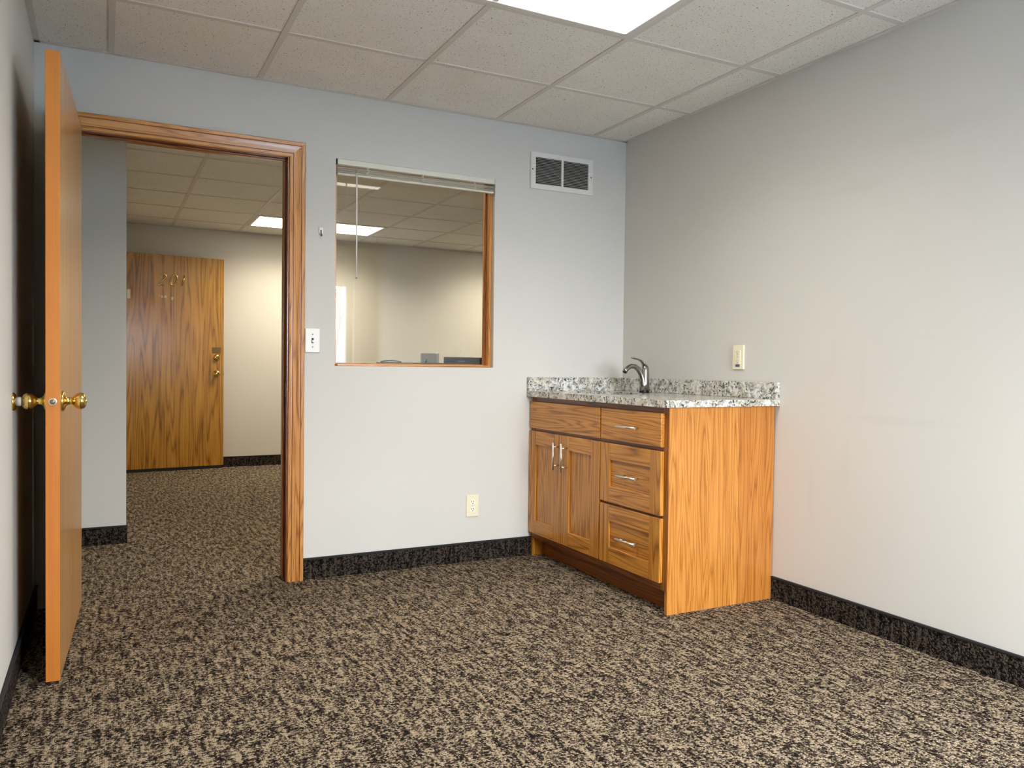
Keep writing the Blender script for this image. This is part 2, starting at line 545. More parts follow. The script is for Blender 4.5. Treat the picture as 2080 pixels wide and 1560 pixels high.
# carpet base strips
def baseboard(name, x0, x1, y0, y1, mat, side):
    b = B(); bx(b, x0, x1, y0, y1, 0, 0.094)
    o = obj(name, b, mat, kind='structure')
    e = 0.0025
    nx0, nx1, ny0, ny1 = x0, x1, y0, y1
    if side == '-y': ny0 -= e
    if side == '+y': ny1 += e
    if side == '-x': nx0 -= e
    if side == '+x': nx1 += e
    b = B(); bx(b, nx0, nx1, ny0, ny1, 0.0935, 0.1036, 0.002)
    obj('binding', b, M['binding'], o)
    return o
tag(baseboard('baseboard_back', -1.847, -0.602, -0.009, 0, M['carpet_x'], '-y'), 'dark carpet base strip along the window wall')
tag(baseboard('baseboard_right', -0.009, 0, YF, -1.192, M['carpet_y'], '-x'), 'dark carpet base strip beyond the sink cabinet')
tag(baseboard('baseboard_left', XL, XL + 0.009, YF, 0, M['carpet_y'], '+x'), 'dark carpet base strip beside the open door')
tag(baseboard('baseboard_far', PX, HX1, YH - 0.009, YH, M['carpet_x'], '-y'), 'dark carpet base strip across the hall')
tag(baseboard('baseboard_partition', HX0, PX + 0.006, PY - 0.009, PY, M['carpet_x'], '-y'), 'dark carpet base strip on the hall partition')

# ------------------------------------------------------------------ ceilings: tiles on a steel grid
FIX = []    # cells taken by lights
tile_cache = {}
def ceiling(xs, ys, lights, x0, x1, y0, y1, label, mains):
    b = B(); bx(b, x0, x1, y0, y1, H + 0.09, H + 0.12)
    c = obj('ceiling', b, M['plenum'], kind='structure')
    tag(c, label)
    for i in range(len(xs) - 1):
        for j in range(len(ys) - 1):
            cx, cy = (xs[i] + xs[i + 1]) / 2, (ys[j] + ys[j + 1]) / 2
            if any(l[0] < cx < l[1] and l[2] < cy < l[3] for l in lights):
                continue
            w, d = round(xs[i + 1] - xs[i] - 0.008, 4), round(ys[j + 1] - ys[j] - 0.008, 4)
            if (w, d) not in tile_cache:
                b = B(); bx(b, -w / 2, w / 2, -d / 2, d / 2, 0, 0.016, 0.0015)
                o = obj('ceiling_tile', b, M['tile'], c, local=True)
                tile_cache[(w, d)] = o
                o.location = (cx, cy, H + 0.0035)
            else:
                copy_to(tile_cache[(w, d)], (cx, cy, H + 0.0035), c)
    hw = 0.012
    for x in xs[1:-1]:
        b = B(); bx(b, x - hw, x + hw, ys[0], ys[-1], H, H + 0.003); bx(b, x - 0.002, x + 0.002, ys[0], ys[-1], H + 0.003, H + 0.038)
        obj('grid_runner', b, M['tee'], c)
    for y in ys[1:-1]:
        for i in range(len(xs) - 1):
            cx = (xs[i] + xs[i + 1]) / 2
            if any(l[0] < cx < l[1] and l[2] + 0.05 < y < l[3] - 0.05 for l in lights):
                continue
            b = B(); bx(b, xs[i] + hw * (i > 0), xs[i + 1] - hw * (i < len(xs) - 2), y - hw, y + hw, H + 0.0004, H + 0.003)
            obj('cross_tee', b, M['tee'], c)
    e = 0.022
    for (a0, a1, c0, c1) in ((xs[0], xs[-1], ys[0], ys[0] + e), (xs[0], xs[-1], ys[-1] - e, ys[-1]),
                             (xs[0], xs[0] + e, ys[0], ys[-1]), (xs[-1] - e, xs[-1], ys[0], ys[-1])):
        b = B(); bx(b, a0, a1, c0, c1, H - 0.0006, H + 0.0022)
        obj('wall_angle', b, M['tee'], c)
    return c

gx = sorted([0.0, XL] + [-0.232 - k * T for k in range(5)])
gy = sorted([0.0, YF] + [-0.584 - k * T for k in range(7) if -0.584 - k * T > YF + 0.05])
RL = (-0.232 - 3 * T, -0.232 - T, -0.584 - 2 * T, -0.584 - T)     # the room light's cell
room_ceiling = ceiling(gx, gy, [RL], XL, 0, YF, 0, 'white speckled lay-in tiles on a steel grid over the room', 'x')
hx = [PX - 1.3, ] + [-0.290 + k * T for k in range(-6, 6)] + [HX1]
hx = [HX0] + [x for x in [-0.290 + k * T for k in range(-8, 8)] if HX0 + 0.05 < x < HX1 - 0.05] + [HX1]
hy = [WT] + [y for y in [1.615 + k * T for k in range(-3, 8)] if WT + 0.05 < y < YH - 0.05] + [YH]
HL = [(-0.290 - 2 * T, -0.290, 1.615 - 2 * T, 1.615 - T), (-0.290 - 2 * T, -0.290, 1.615 + 3 * T, 1.615 + 4 * T), (-0.290 + 2 * T, -0.290 + 4 * T, 1.615 + 3 * T, 1.615 + 4 * T)]  # first cell holds the added, unseen fill light
ceiling(hx, hy, HL, HX0, HX1, WT, YH, 'white lay-in tiles on a steel grid over the hall', 'x')

rc_ = random.Random(8)
def chipped_edge(par, x0, x1, y, wmax):
    # raw white fibre showing along the broken rim of a tile
    b = B()
    n = 26
    a, c = [], []
    for i in range(n + 1):
        x = x0 + (x1 - x0) * i / n
        w = wmax * (0.35 + 0.65 * rc_.random()) * (1.0 if 0 < i < n else 0.2)
        a.append((b.verts.new((x, y, H + .0034)), b.verts.new((x, y, H + .0026))))
        c.append((b.verts.new((x, y - w, H + .0034)), b.verts.new((x, y - w, H + .0026))))
    for i in range(n):
        b.faces.new((a[i][1], a[i + 1][1], c[i + 1][1], c[i][1]))
        b.faces.new((c[i][1], c[i + 1][1], c[i + 1][0], c[i][0]))
        b.faces.new((a[i][0], a[i + 1][0], a[i + 1][1], a[i][1]))
    return obj('chipped_edge', b, M['fibre'], par)
for j, w_ in ((0, .005), (1, .004), (2, .003)):
    for i in range(1, 6):
        if j == 1 and i in (2, 3): continue
        chipped_edge(room_ceiling, gx[i] + .014, gx[i + 1] - .014, -0.584 - j * T - .0125, w_)

def troffer(cell, lens, label, watts, col):
    x0, x1, y0, y1 = cell
    e = 0.007
    x0 += e; x1 -= e; y0 += e; y1 -= e
    t = empty('ceiling_light', ((x0 + x1) / 2, (y0 + y1) / 2, H))
    tag(t, label, 'ceiling light', 'recessed fluorescent lights')
    b = B()
    bx(b, x0, x1, y0, y1, H + 0.055, H + 0.075)
    for (a0, a1, c0, c1) in ((x0, x0 + .004, y0, y1), (x1 - .004, x1, y0, y1), (x0, x1, y0, y0 + .004), (x0, x1, y1 - .004, y1)):
        bx(b, a0, a1, c0, c1, H + 0.002, H + 0.056)
    obj('housing', b, M['troffer'], t)
    w = 0.034
    b = B()
    for (a0, a1, c0, c1) in ((x0 + .006, x0 + w, y0 + .006, y1 - .006), (x1 - w, x1 - .006, y0 + .006, y1 - .006),
                             (x0 + w, x1 - w, y0 + .006, y0 + w), (x0 + w, x1 - w, y1 - w, y1 - .006)):
        bx(b, a0, a1, c0, c1, H - 0.004, H + 0.010, 0.002)
    obj('lens_frame', b, M['troffer'], t)
    b = B(); bx(b, x0 + w - .002, x1 - w + .002, y0 + w - .002, y1 - w + .002, H + 0.004, H + 0.007)
    obj('lens', b, lens, t)
    ld = bpy.data.lights.new('tubes_behind_lens', 'AREA')
    ld.shape = 'RECTANGLE'; ld.size = x1 - x0 - 2 * w; ld.size_y = y1 - y0 - 2 * w
    ld.energy = watts; ld.color = col; ld.spread = math.radians(140)
    lo_ = bpy.data.objects.new('tubes_behind_lens', ld)
    COL.objects.link(lo_)
    lo_.parent = t
    lo_.location = (0, 0, 0.0035)
    return t
RC, HC = (1.0, 0.94, 0.84), (1.0, 0.90, 0.72)
troffer(RL, M['room_lens'], 'recessed fluorescent light in the ceiling over the carpeted room', ROOM_WATTS, RC)
troffer(HL[1], M['hall_lens'], 'recessed fluorescent light in the hall ceiling near the door numbered 201', HALL_WATTS, HC)
troffer(HL[2], M['hall_lens'], 'recessed fluorescent light in the hall ceiling beyond the desk', HALL_WATTS, HC)
troffer(HL[0], M['hall_lens'], 'unseen fill light added in the hall ceiling just behind the interior window', HALL_WATTS, HC)  # added out of view to brighten the hall; no fixture known here

# ------------------------------------------------------------------ door casing and jamb (trim_1)
tr = empty('trim_1', ((DX0 + DX1) / 2, 0, 0))
tag(tr, 'stained oak door casing and jamb around the open doorway', kind='structure')
JX0, JX1, JZ = -2.826, -1.927, 2.011
IX0, IX1, IZ = JX0 - 0.005, JX1 + 0.005, JZ - 0.004 + 0.002
prof = [(0, 0), (0, .010), (.004, .0125), (.013, .0135), (.0145, .0065), (.018, .0065), (.0195, .0135), (.035, .0155), (.050, .019),
        (.0515, .0105), (.055, .0105), (.0565, .019), (.070, .0205), (.073, .018), (.073, 0)]
def casing_leg(xin, sgn):
    b = B()
    lo = [b.verts.new((xin + sgn * u, -v, 0.0)) for u, v in prof]
    hi = [b.verts.new((xin + sgn * u, -v, IZ + u)) for u, v in prof]
    for k in range(len(prof) - 1):
        b.faces.new((lo[k], lo[k + 1], hi[k + 1], hi[k]))
    b.faces.new(lo); b.faces.new(hi[::-1])
    return obj('side_casing', b, M['casing_z'], tr)
casing_leg(IX1, 1); casing_leg(IX0, -1)
b = B()
lo = [b.verts.new((IX0 - u, -v, IZ + u)) for u, v in prof]
hi = [b.verts.new((IX1 + u, -v, IZ + u)) for u, v in prof]
for k in range(len(prof) - 1):
    b.faces.new((lo[k], lo[k + 1], hi[k + 1], hi[k]))
b.faces.new(lo); b.faces.new(hi[::-1])
obj('head_casing', b, M['casing_x'], tr)
for (x0, x1) in ((DX0 + .001, JX0), (JX1, DX1 - .001)):
    b = B(); bx(b, x0, x1, -0.001, WT + 0.001, 0, JZ); obj('side_jamb', b, M['jamb_z'], tr)
b = B(); bx(b, DX0 + .001, DX1 - .001, -0.001, WT + 0.001, JZ, JZ + .018); obj('head_jamb', b, M['jamb_x'], tr)
for (x0, x1) in ((JX0, JX0 + .011), (JX1 - .011, JX1)):
    b = B(); bx(b, x0, x1, 0.047, 0.082, 0, JZ - .011, .003); obj('door_stop_strip', b, M['jamb_z'], tr)
b = B(); bx(b, JX0, JX1, 0.047, 0.082, JZ - .011, JZ, .003); obj('head_stop_strip', b, M['jamb_x'], tr)
b = B(); bx(b, JX1 - .0015, JX1 + .001, 0.008, 0.036, 0.88, 0.945, .0004)
obj('strike_plate', b, plain('aged_brass', lin(150, 112, 58), 0.35, 1.0), tr)

# ------------------------------------------------------------------ the open oak door (door_1)
DW, DT, DH = 0.897, 0.040, 2.006
d1 = empty('door_1', (-2.8205, -0.016, 0.0), math.radians(-2.55))
tag(d1, 'plain oak door with brass knobs standing open against the wall', kind='structure')
# local frame: door runs along -y from the hinge, thickness along +x
b = B(); bx(b, 0.0015, DT - 0.0015, -DW + .0015, 0, 0.010, DH + 0.010)
obj('door_slab', b, M['oak_door'], d1, local=True)
b = B(); bx(b, 0, DT, -DW - .0005, -DW + .0015, 0.010, DH + 0.010, .0006)
obj('edge_band', b, M['oak_edge'], d1, local=True)
b = B(); bx(b, 0, .0015, -DW + .0015, 0, 0.010, DH + 0.010)
obj('face_veneer', b, M['oak_door'], d1, local=True)
b = B(); bx(b, DT - .0015, DT, -DW + .0015, 0, 0.010, DH + 0.010)
obj('face_veneer', b, M['oak_door'], d1, local=True)
KY, KZ = -DW + 0.062, 0.907
knob_prof = [(.0, 0.0), (.033, 0.0), (.0335, .003), (.031, .007), (.024, .010), (.017, .013), (.0125, .018), (.0115, .026),
             (.013, .031), (.0185, .036), (.0245, .043), (.0272, .051), (.0268, .059), (.0225, .066), (.017, .0695), (.014, .0695), (.0, .0685)]
for ax, x in ((1, DT), (-1, 0.0)):
    b = B(); lathe(b, knob_prof, (x, KY, KZ), (ax, 0, 0), 28)
    k = obj('knob', b, M['brass'], d1, local=True)
    k['label'] = 'polished brass door knob'
    b = B(); lathe(b, [(0, .067), (.006, .067), (.006, .0715), (.004, .0725), (0, .0725)], (x, KY, KZ), (ax, 0, 0), 14)
    obj('knob_button', b, M['brass'], k, local=True)
b = B(); lathe(b, [(0, 0), (.0125, 0), (.0125, .0016), (.0105, .002), (0, .002)], (DT / 2, -DW, KZ), (0, -1, 0), 24)
lp = obj('latch_plate', b, M['nickel'], d1, local=True)
b = B(); lathe(b, [(0, 0), (.0085, 0), (.0080, .004), (0, .0045)], (DT / 2, -DW - .0016, KZ), (0, -1, 0), 18)
obj('latch_bolt', b, plain('worn_latch', lin(150, 128, 96), 0.4, 0.8), lp, local=True)
for hz in (0.22, 1.02, 1.80):
    b = B(); tube(b, [(-.004, .004, hz - .05), (-.004, .004, hz + .05)], .006, 10); obj('hinge', b, M['brass'], d1, local=True)
# white coat hook on the wall side of the door
b = B(); bx(b, -.006, 0, -.475, -.445, 1.52, 1.60, .002)
tube(b, [(-.005, -.46, 1.535), (-.022, -.46, 1.53), (-.034, -.46, 1.545), (-.038, -.46, 1.575)], [.005, .005, .0045, .006], 8)
obj('coat_hook', b, M['white'], d1, local=True)['label'] = 'small white coat hook'

# wall bumper behind the knob
wbp = empty('wall_bumper', (XL, -0.868, 0.907))
tag(wbp, 'round brass wall door stop with rubber tip behind the knob', 'door stop')
b = B(); lathe(b, [(0, 0), (.029, 0), (.029, .004), (.024, .008), (.014, .010), (.012, .012), (0, .012)], (XL, -.868, .907), (1, 0, 0), 24)
obj('plate', b, M['brass'], wbp)
b = B(); lathe(b, [(0, .010), (.0145, .010), (.0145, .022), (.013, .024), (0, .024)], (XL, -.868, .907), (1, 0, 0), 20)
obj('rubber_tip', b, plain('grey_rubber', lin(186, 178, 166), 0.6), wbp)

# ------------------------------------------------------------------ interior window (window_1)
w1 = empty('window_1', ((WX0 + WX1) / 2, 0.05, WZ0))
tag(w1, 'interior window with thin oak stops looking into the hall', kind='structure')
GY = 0.085
fr0, fr1 = 0.033, GY - 0.002
b = B(); bx(b, WX1 - .014, WX1, fr0, WT, WZ0, WZ1, .001); obj('window_jamb', b, M['casing_z'], w1)
b = B(); bx(b, WX0, WX0 + .014, fr0, WT, WZ0, WZ1, .001); obj('window_jamb', b, M['casing_z'], w1)
b = B(); bx(b, WX0 + .014, WX1 - .014, fr0, WT, WZ1 - .014, WZ1, .001); obj('window_head', b, M['casing_x'], w1)
b = B(); bx(b, WX0 + .014, WX1 - .014, 0.006, WT, WZ0 + .0005, WZ0 + .011, .002); obj('window_sill', b, M['casing_x'], w1)
b = B(); bx(b, WX1 - .022, WX1 - .014, GY - .016, GY - .001, WZ0 + .011, WZ1 - .014, .003); obj('glazing_stop', b, M['jamb_z'], w1)
b = B(); bx(b, WX0 + .014, WX0 + .022, GY - .016, GY - .001, WZ0 + .011, WZ1 - .014, .003); obj('glazing_stop', b, M['jamb_z'], w1)
b = B(); bx(b, WX0 + .022, WX1 - .022, GY - .016, GY - .001, WZ0 + .010, WZ0 + .015, .002); obj('glazing_stop', b, M['casing_x'], w1)
b = B(); bx(b, WX0 + .014, WX1 - .014, GY, GY + .005, WZ0 + .011, WZ1 - .014); obj('pane', b, M['glass'], w1)

# ------------------------------------------------------------------ raised mini blind
bl = empty('mini_blind', ((WX0 + WX1) / 2, 0.015, WZ1))
tag(bl, 'cream mini blind drawn fully up in the interior window', 'window blind')
BX0, BX1 = WX0 + .004, WX1 - .002
BT = WZ1 - .001
b = B(); bx(b, BX0 + .003, BX1, -0.004, 0.024, BT - .027, BT, .0025, 2); obj('head_rail', b, M['blind'], bl)
for x in (BX0 + .001, BX1 - .001):
    b = B(); bx(b, x - .002, x + .002, -.002, .022, BT - .024, BT - .003); obj('end_bracket', b, M['slot'], bl)
random.seed(4)
ns = 7
for k in range(ns):
    z = BT - .036 - k * .0043
    tilt = random.uniform(.0026, .0052)
    sag0, sag1 = random.uniform(-.0016, .0016), random.uniform(-.0016, .0016)
    b = B()
    rows = []
    for i in range(9):
        u = i / 8
        x = BX0 + .006 + (BX1 - BX0 - .010) * u
        zz = z + sag0 * (1 - u) + sag1 * u + .0008 * math.sin(3.1 * u * 2 + k)
        rows.append([b.verts.new((x, yy, zz + cz + tilt * s)) for yy, cz, s in ((.000, 0, -1), (.006, .0012, -.5), (.0125, .0017, 0), (.019, .0012, .5), (.025, 0, 1))])
    for r0, r1 in zip(rows, rows[1:]):
        for q in range(4):
            f = b.faces.new((r0[q], r1[q], r1[q + 1], r0[q + 1])); f.smooth = True
    o = obj('slat', b, M['slat'], bl)
    md = o.modifiers.new('thickness', 'SOLIDIFY'); md.thickness = .0006
zr = BT - .034 - ns * .0043
b = B(); bx(b, BX0 + .005, BX1 - .004, .001, .025, zr - .0115, zr - .001, .004, 2); obj('bottom_rail', b, M['blind'], bl)
for fx in (.18, .52, .86):
    x = BX0 + (BX1 - BX0) * fx
    b = B()
    rr = random.Random(fx)
    for q in range(4):
        pts = [(x + rr.uniform(-.010, .010), -.001 - rr.uniform(0, .004), BT - .028 - (zr and (BT - .028 - zr + .004)) * t) for t in (0, .2, .45, .7, 1.0)]
        tube(b, pts, .0011, 6)
    obj('ladder_cord', b, M['cord'], bl)
wx = WX0 + (WX1 - WX0) * .118
b = B(); tube(b, [(wx, -.006, BT - .060), (wx + .001, -.007, 1.75), (wx + .002, -.007, 1.465)], [.0042, .0040, .0036], 6); wand = obj('wand', b, M['white'], bl)
b = B(); tube(b, [(wx, .002, BT - .026), (wx, -.006, BT - .034), (wx, -.006, BT - .062)], [.0025, .0032, .0036], 8); obj('wand_hook', b, plain('clear_grey_plastic', lin(150, 148, 140), 0.3), wand)
b = B(); lathe(b, [(0, 0), (.0045, .001), (.0045, .006), (0, .007)], (wx + .002, -.007, 1.459), (0, 0, 1), 8); obj('wand_tip', b, plain('wand_tip_grey', lin(120, 116, 106), 0.5), wand)

# ------------------------------------------------------------------ air vent
vt = empty('air_vent', (-0.434, 0, 2.012))
tag(vt, 'white metal return air grille high on the wall', 'air vent')
VX0, VX1, VZ0, VZ1 = -0.634, -0.234, 2.012, 2.210
b = B(); bx(b, VX0 + .02, VX1 - .02, -.0045, -.0005, VZ0 + .02, VZ1 - .02); obj('dark_backing', b, M['dark'], vt)
b = B()
fl = .030
for (x0, x1, z0, z1) in ((VX0, VX0 + fl, VZ0, VZ1), (VX1 - fl, VX1, VZ0, VZ1), (VX0 + fl, VX1 - fl, VZ0, VZ0 + .026), (VX0 + fl, VX1 - fl, VZ1 - .026, VZ1)):
    bx(b, x0, x1, -.013, 0, z0, z1)
bmesh.ops.remove_doubles(b, verts=b.verts, dist=1e-5)
obj('grille_frame', b, M['vent'], vt)
cxv = (VX0 + VX1) / 2
b = B(); bx(b, cxv - .0065, cxv + .0065, -.0132, -.004, VZ0 + .026, VZ1 - .026); obj('divider', b, M['vent'], vt)
nl = 17
z0, z1 = VZ0 + .026, VZ1 - .026
lv = None
for side in ((VX0 + fl, cxv - .0065), (cxv + .0065, VX1 - fl)):
    for k in range(nl):
        z = z0 + (k + .5) * (z1 - z0) / nl
        if lv is None:
            hw2 = (side[1] - side[0]) / 2
            b = B()
            vs = [b.verts.new(p) for p in ((-hw2, -.012, -.0028), (hw2, -.012, -.0028), (hw2, -.005, .0022), (-hw2, -.005, .0022),
                                           (-hw2, -.0115, -.0034), (hw2, -.0115, -.0034), (hw2, -.0045, .0016), (-hw2, -.0045, .0016))]
            for q in ((0, 1, 2, 3), (7, 6, 5, 4), (0, 4, 5, 1), (3, 2, 6, 7), (0, 3, 7, 4), (1, 5, 6, 2)):
                b.faces.new([vs[i] for i in q])
            lv = obj('louver', b, M['louver'], vt, local=True)
            o = lv
        else:
            o = copy_to(lv, (0, 0, 0), vt)
        o.location = ((side[0] + side[1]) / 2 + .434, 0, z - 2.012)
for x, z in ((VX0 + .011, 2.115), (VX1 - .011, 2.112)):
    b = B(); lathe(b, [(0, 0), (.0042, 0), (.003, .0012), (0, .0014)], (x, -.013, z), (0, -1, 0), 12); obj('screw', b, M['slot'], vt)

# ------------------------------------------------------------------ switch, outlets, hook
sw = empty('light_switch', (-1.8085, 0, 1.15))
tag(sw, 'white toggle light switch beside the door casing', 'light switch')
b = B(); bx(b, -1.8085 - .0355, -1.8085 + .0345, -.0065, 0, 1.0925, 1.2075, .003, 2); obj('cover_plate', b, M['white'], sw)
b = B(); bx(b, -1.8135, -1.8035, -.0072, -.006, 1.138, 1.162); obj('toggle_slot', b, M['slot'], sw)
b = B(); bx(b, -1.8123, -1.8047, -.018, -.0068, 1.1415, 1.1525, .0015); obj('toggle', b, M['white'], sw)
for z in (1.12, 1.18):
    b = B(); lathe(b, [(0, 0), (.0033, 0), (.0025, .001), (0, .001)], (-1.8085, -.0065, z), (0, -1, 0), 10); obj('screw', b, plain('screw_grey', lin(120, 120, 112), .4, .6), sw)

ot = empty('wall_outlet', (-0.957, 0, 0.295))
tag(ot, 'ivory duplex outlet low on the wall under the window', 'outlet', 'wall outlets')
b = B(); bx(b, -.9925, -.9215, -.0065, 0, .2375, .3525, .003, 2); obj('cover_plate', b, M['ivory'], ot)
for z in (.3145, .2755):
    b = B()
    pts = []
    for t in range(24):
        a = 2 * math.pi * t / 24
        pts.append((-.957 + .0172 * math.cos(a), z + max(-.0143, min(.0143, .0172 * math.sin(a)))))
    f0 = [b.verts.new((x, -.0085, zz)) for x, zz in pts]
    f1 = [b.verts.new((x, -.005, zz)) for x, zz in pts]
    b.faces.new(f0)
    for t in range(24):
        b.faces.new((f0[t], f1[t], f1[(t + 1) % 24], f0[(t + 1) % 24]))
    rc = obj('receptacle', b, plain('receptacle_white', lin(240, 236, 220), .35), ot)
    b = B(); bx(b, -.9645, -.9618, -.0090, -.0084, z - .001, z + .0085); obj('slot', b, M['slot'], rc)
    b = B(); bx(b, -.9522, -.9495, -.0090, -.0084, z, z + .0085); obj('slot', b, M['slot'], rc)
    b = B(); lathe(b, [(0, 0), (.0028, 0), (.0028, .0006), (0, .0006)], (-.957, -.0084, z - .0068), (0, -1, 0), 10); obj('ground_hole', b, M['slot'], rc)
b = B(); lathe(b, [(0, 0), (.003, 0), (.002, .001), (0, .001)], (-.957, -.0065, .295), (0, -1, 0), 10); obj('screw', b, M['nickel'], ot)

oy, oz = -0.955, 1.095
o2 = empty('wall_outlet', (0, oy, oz))
tag(o2, 'ivory outlet with small blue sticker above the granite backsplash', 'outlet', 'wall outlets')
b = B(); bx(b, -.0095, 0, oy - .0365, oy + .0365, oz - .0585, oz + .0585, .003, 2); obj('cover_plate', b, M['ivory'], o2)
b = B(); bx(b, -.0118, -.008, oy - .0168, oy + .0168, oz - .034, oz + .034, .0012)
rc = obj('receptacle', b, M['ivory'], o2)
for z in (oz + .021, oz - .021):
    for dy in (-.0065, .0065):
        b = B(); bx(b, -.0122, -.0116, oy + dy - .0011, oy + dy + .0011, z, z + .0078); obj('slot', b, plain('slot_brown', lin(150, 138, 108), .6), rc)
    b = B(); lathe(b, [(0, 0), (.0026, 0), (.0026, .0006), (0, .0006)], (-.0117, oy, z - .0058), (-1, 0, 0), 10); obj('ground_hole', b, plain('hole_brown', lin(96, 86, 66), .6), rc)
b = B(); bx(b, -.0126, -.0116, oy - .006, oy + .006, oz - .001, oz + .0035); obj('test_button', b, plain('button_tan', lin(206, 194, 160), .5), rc)
b = B(); bx(b, -.0124, -.0092, oy - .0125, oy + .0125, oz - .046, oz - .035); obj('sticker', b, M['bluelabel'], o2)['label'] = 'small blue sticker'

hk = empty('adhesive_hook', (-1.771, 0, 1.655))
tag(hk, 'small white adhesive wall hook with a metal loop', 'hook')
b = B(); bx(b, -1.7815, -1.7615, -.006, 0, 1.662, 1.695, .004, 2); obj('hook_base', b, M['white'], hk)
b = B(); tube(b, [(-1.7715, -.006, 1.681), (-1.7715, -.011, 1.679), (-1.7715, -.011, 1.664), (-1.7715, -.012, 1.656), (-1.7715, -.019, 1.651), (-1.7715, -.024, 1.658)], .0022, 8)
obj('hook_wire', b, plain('dark_wire', lin(90, 88, 80), .35, .8), hk)

# ------------------------------------------------------------------ oak sink cabinet
cb = empty('sink_cabinet', (-0.30, -0.595, 0))
tag(cb, 'oak base cabinet with shaker doors and drawers under the granite top', 'cabinet')
FX = -0.601       # face frame front
b = B()
bx(b, -.580, -.004, -1.172, -.006, .100, .118)
bx(b, -.012, -.004, -1.172, -.006, .118, .874)
bx(b, -.580, -.012, -.714, -.696, .118, .700)
obj('carcass', b, M['oak_frame'], cb)
b = B(); bx(b, FX + .004, -.2125, -1.190, -1.172, 0, .874, .0006); obj('end_panel', b, M['oak_end'], cb)
b = B(); bx(b, -.2120, -.004, -1.190, -1.172, 0, .874, .0006); obj('end_panel', b, M['oak_end_b'], cb)
b = B(); bx(b, -.600, -.004, -.024, -.005, 0, .874); obj('side_panel', b, M['oak_v'], cb)
b = B(); bx(b, -.536, -.522, -1.172, -.024, 0, .108); obj('toe_kick', b, M['oak_frame'] if False else oak('oak_toe_kick', 'Y', lin(150, 88, 34), lin(124, 68, 22), lin(84, 44, 14), 3.3), cb)
b = B()
bx(b, FX, -.580, -1.1895, -1.150, .100, .874)
obj('frame_stile', b, M['oak_frame'], cb)
b = B(); bx(b, FX, -.580, -.045, -.006, .100, .874); obj('frame_stile', b, M['oak_frame'], cb)
b = B(); bx(b, FX, -.580, -.722, -.688, .130, .842); obj('frame_stile', b, M['oak_frame'], cb)
frail = oak('oak_frame_rail', 'Y', lin(150, 88, 34), lin(124, 68, 22), lin(84, 44, 14), 5.3)
for z0, z1 in ((.842, .874), (.680, .714), (.100, .138)):
    b = B(); bx(b, FX + .0005, -.580, -1.150, -.045, z0, z1); obj('frame_rail', b, frail, cb)
b = B(); bx(b, FX + .0005, -.580, -1.150, -.722, .392, .428); obj('frame_rail', b, frail, cb)

def pull(parent, c, vert):
    L, off, r = .142, .034, .0055
    x = -.620 - off
    ax = Vector((0, 0, 1)) if vert else Vector((0, 1, 0))
    c = Vector((x, c[0], c[1]))
    b = B()
    tube(b, [c - ax * L / 2, c + ax * L / 2], r, 12)
    for s in (-.048, .048):
        p = c + ax * s
        tube(b, [p, p + Vector((off + .001, 0, 0))], .0042, 8)
    o = obj('bar_pull', b, M['nickel'], parent)
    o['label'] = 'brushed nickel bar pull'
    return o

def shaker(name, y0, y1, z0, z1, st, panel_mat, label=None):
    """recessed panel with its stiles and rails as sub-parts; y0 > y1 order does not matter"""
    ya, yb = min(y0, y1), max(y0, y1)
    b = B(); bx(b, -.611, -.6015, ya + st - .006, yb - st + .006, z0 + st - .006, z1 - st + .006)
    d = obj(name, b, panel_mat, cb)
    if label: d['label'] = label
    for (p, q) in ((ya, ya + st), (yb - st, yb)):
        b = B(); bx(b, -.620, -.6015, p, q, z0, z1, .0018, 2); obj('stile', b, M['oak_v'], d)
    for (p, q) in ((z0, z0 + st), (z1 - st, z1)):
        b = B(); bx(b, -.620, -.6015, ya + st, yb - st, p, q, .0012); obj('rail', b, M['oak_y'], d)
    return d
ST = .073
dl = shaker('cabinet_door', -.006, -.3485, .132, .689, ST, oak('oak_door_panel', 'Z', OL, OM, OD, 11.3, 1.2))
dr = shaker('cabinet_door', -.3525, -.6985, .132, .689, ST, oak('oak_door_panel_b', 'Z', OL, OM, OD, 12.9, 1.2))
pull(dl, (-.325, .580), True)
pull(dr, (-.404, .580), True)
pan = oak('oak_drawer_panel', 'Y', OL, OM, OD, 14.2, 1.5)
d2 = shaker('drawer', -.7095, -1.1620, .416, .688, .0745, pan)
d3 = shaker('drawer', -.7095, -1.1620, .132, .404, .0745, oak('oak_drawer_panel_b', 'Y', OL, OM, OD, 16.8, 1.5))
pull(d2, (-.957, .5535), False)
pull(d3, (-.959, .268), False)
b = B(); bx(b, -.620, -.6015, -1.1620, -.7095, .705, .8485, .0022, 2)
d1f = obj('drawer', b, oak('oak_slab_front', 'Y', OL, OM, OD, 21.6, 1.3), cb)
pull(d1f, (-.950, .775), False)
b = B(); bx(b, -.620, -.6015, -.6985, -.014, .705, .8485, .0022, 2)
obj('false_front', b, oak('oak_false_front', 'Y', OL, OM, OD, 25.4, 1.3), cb)

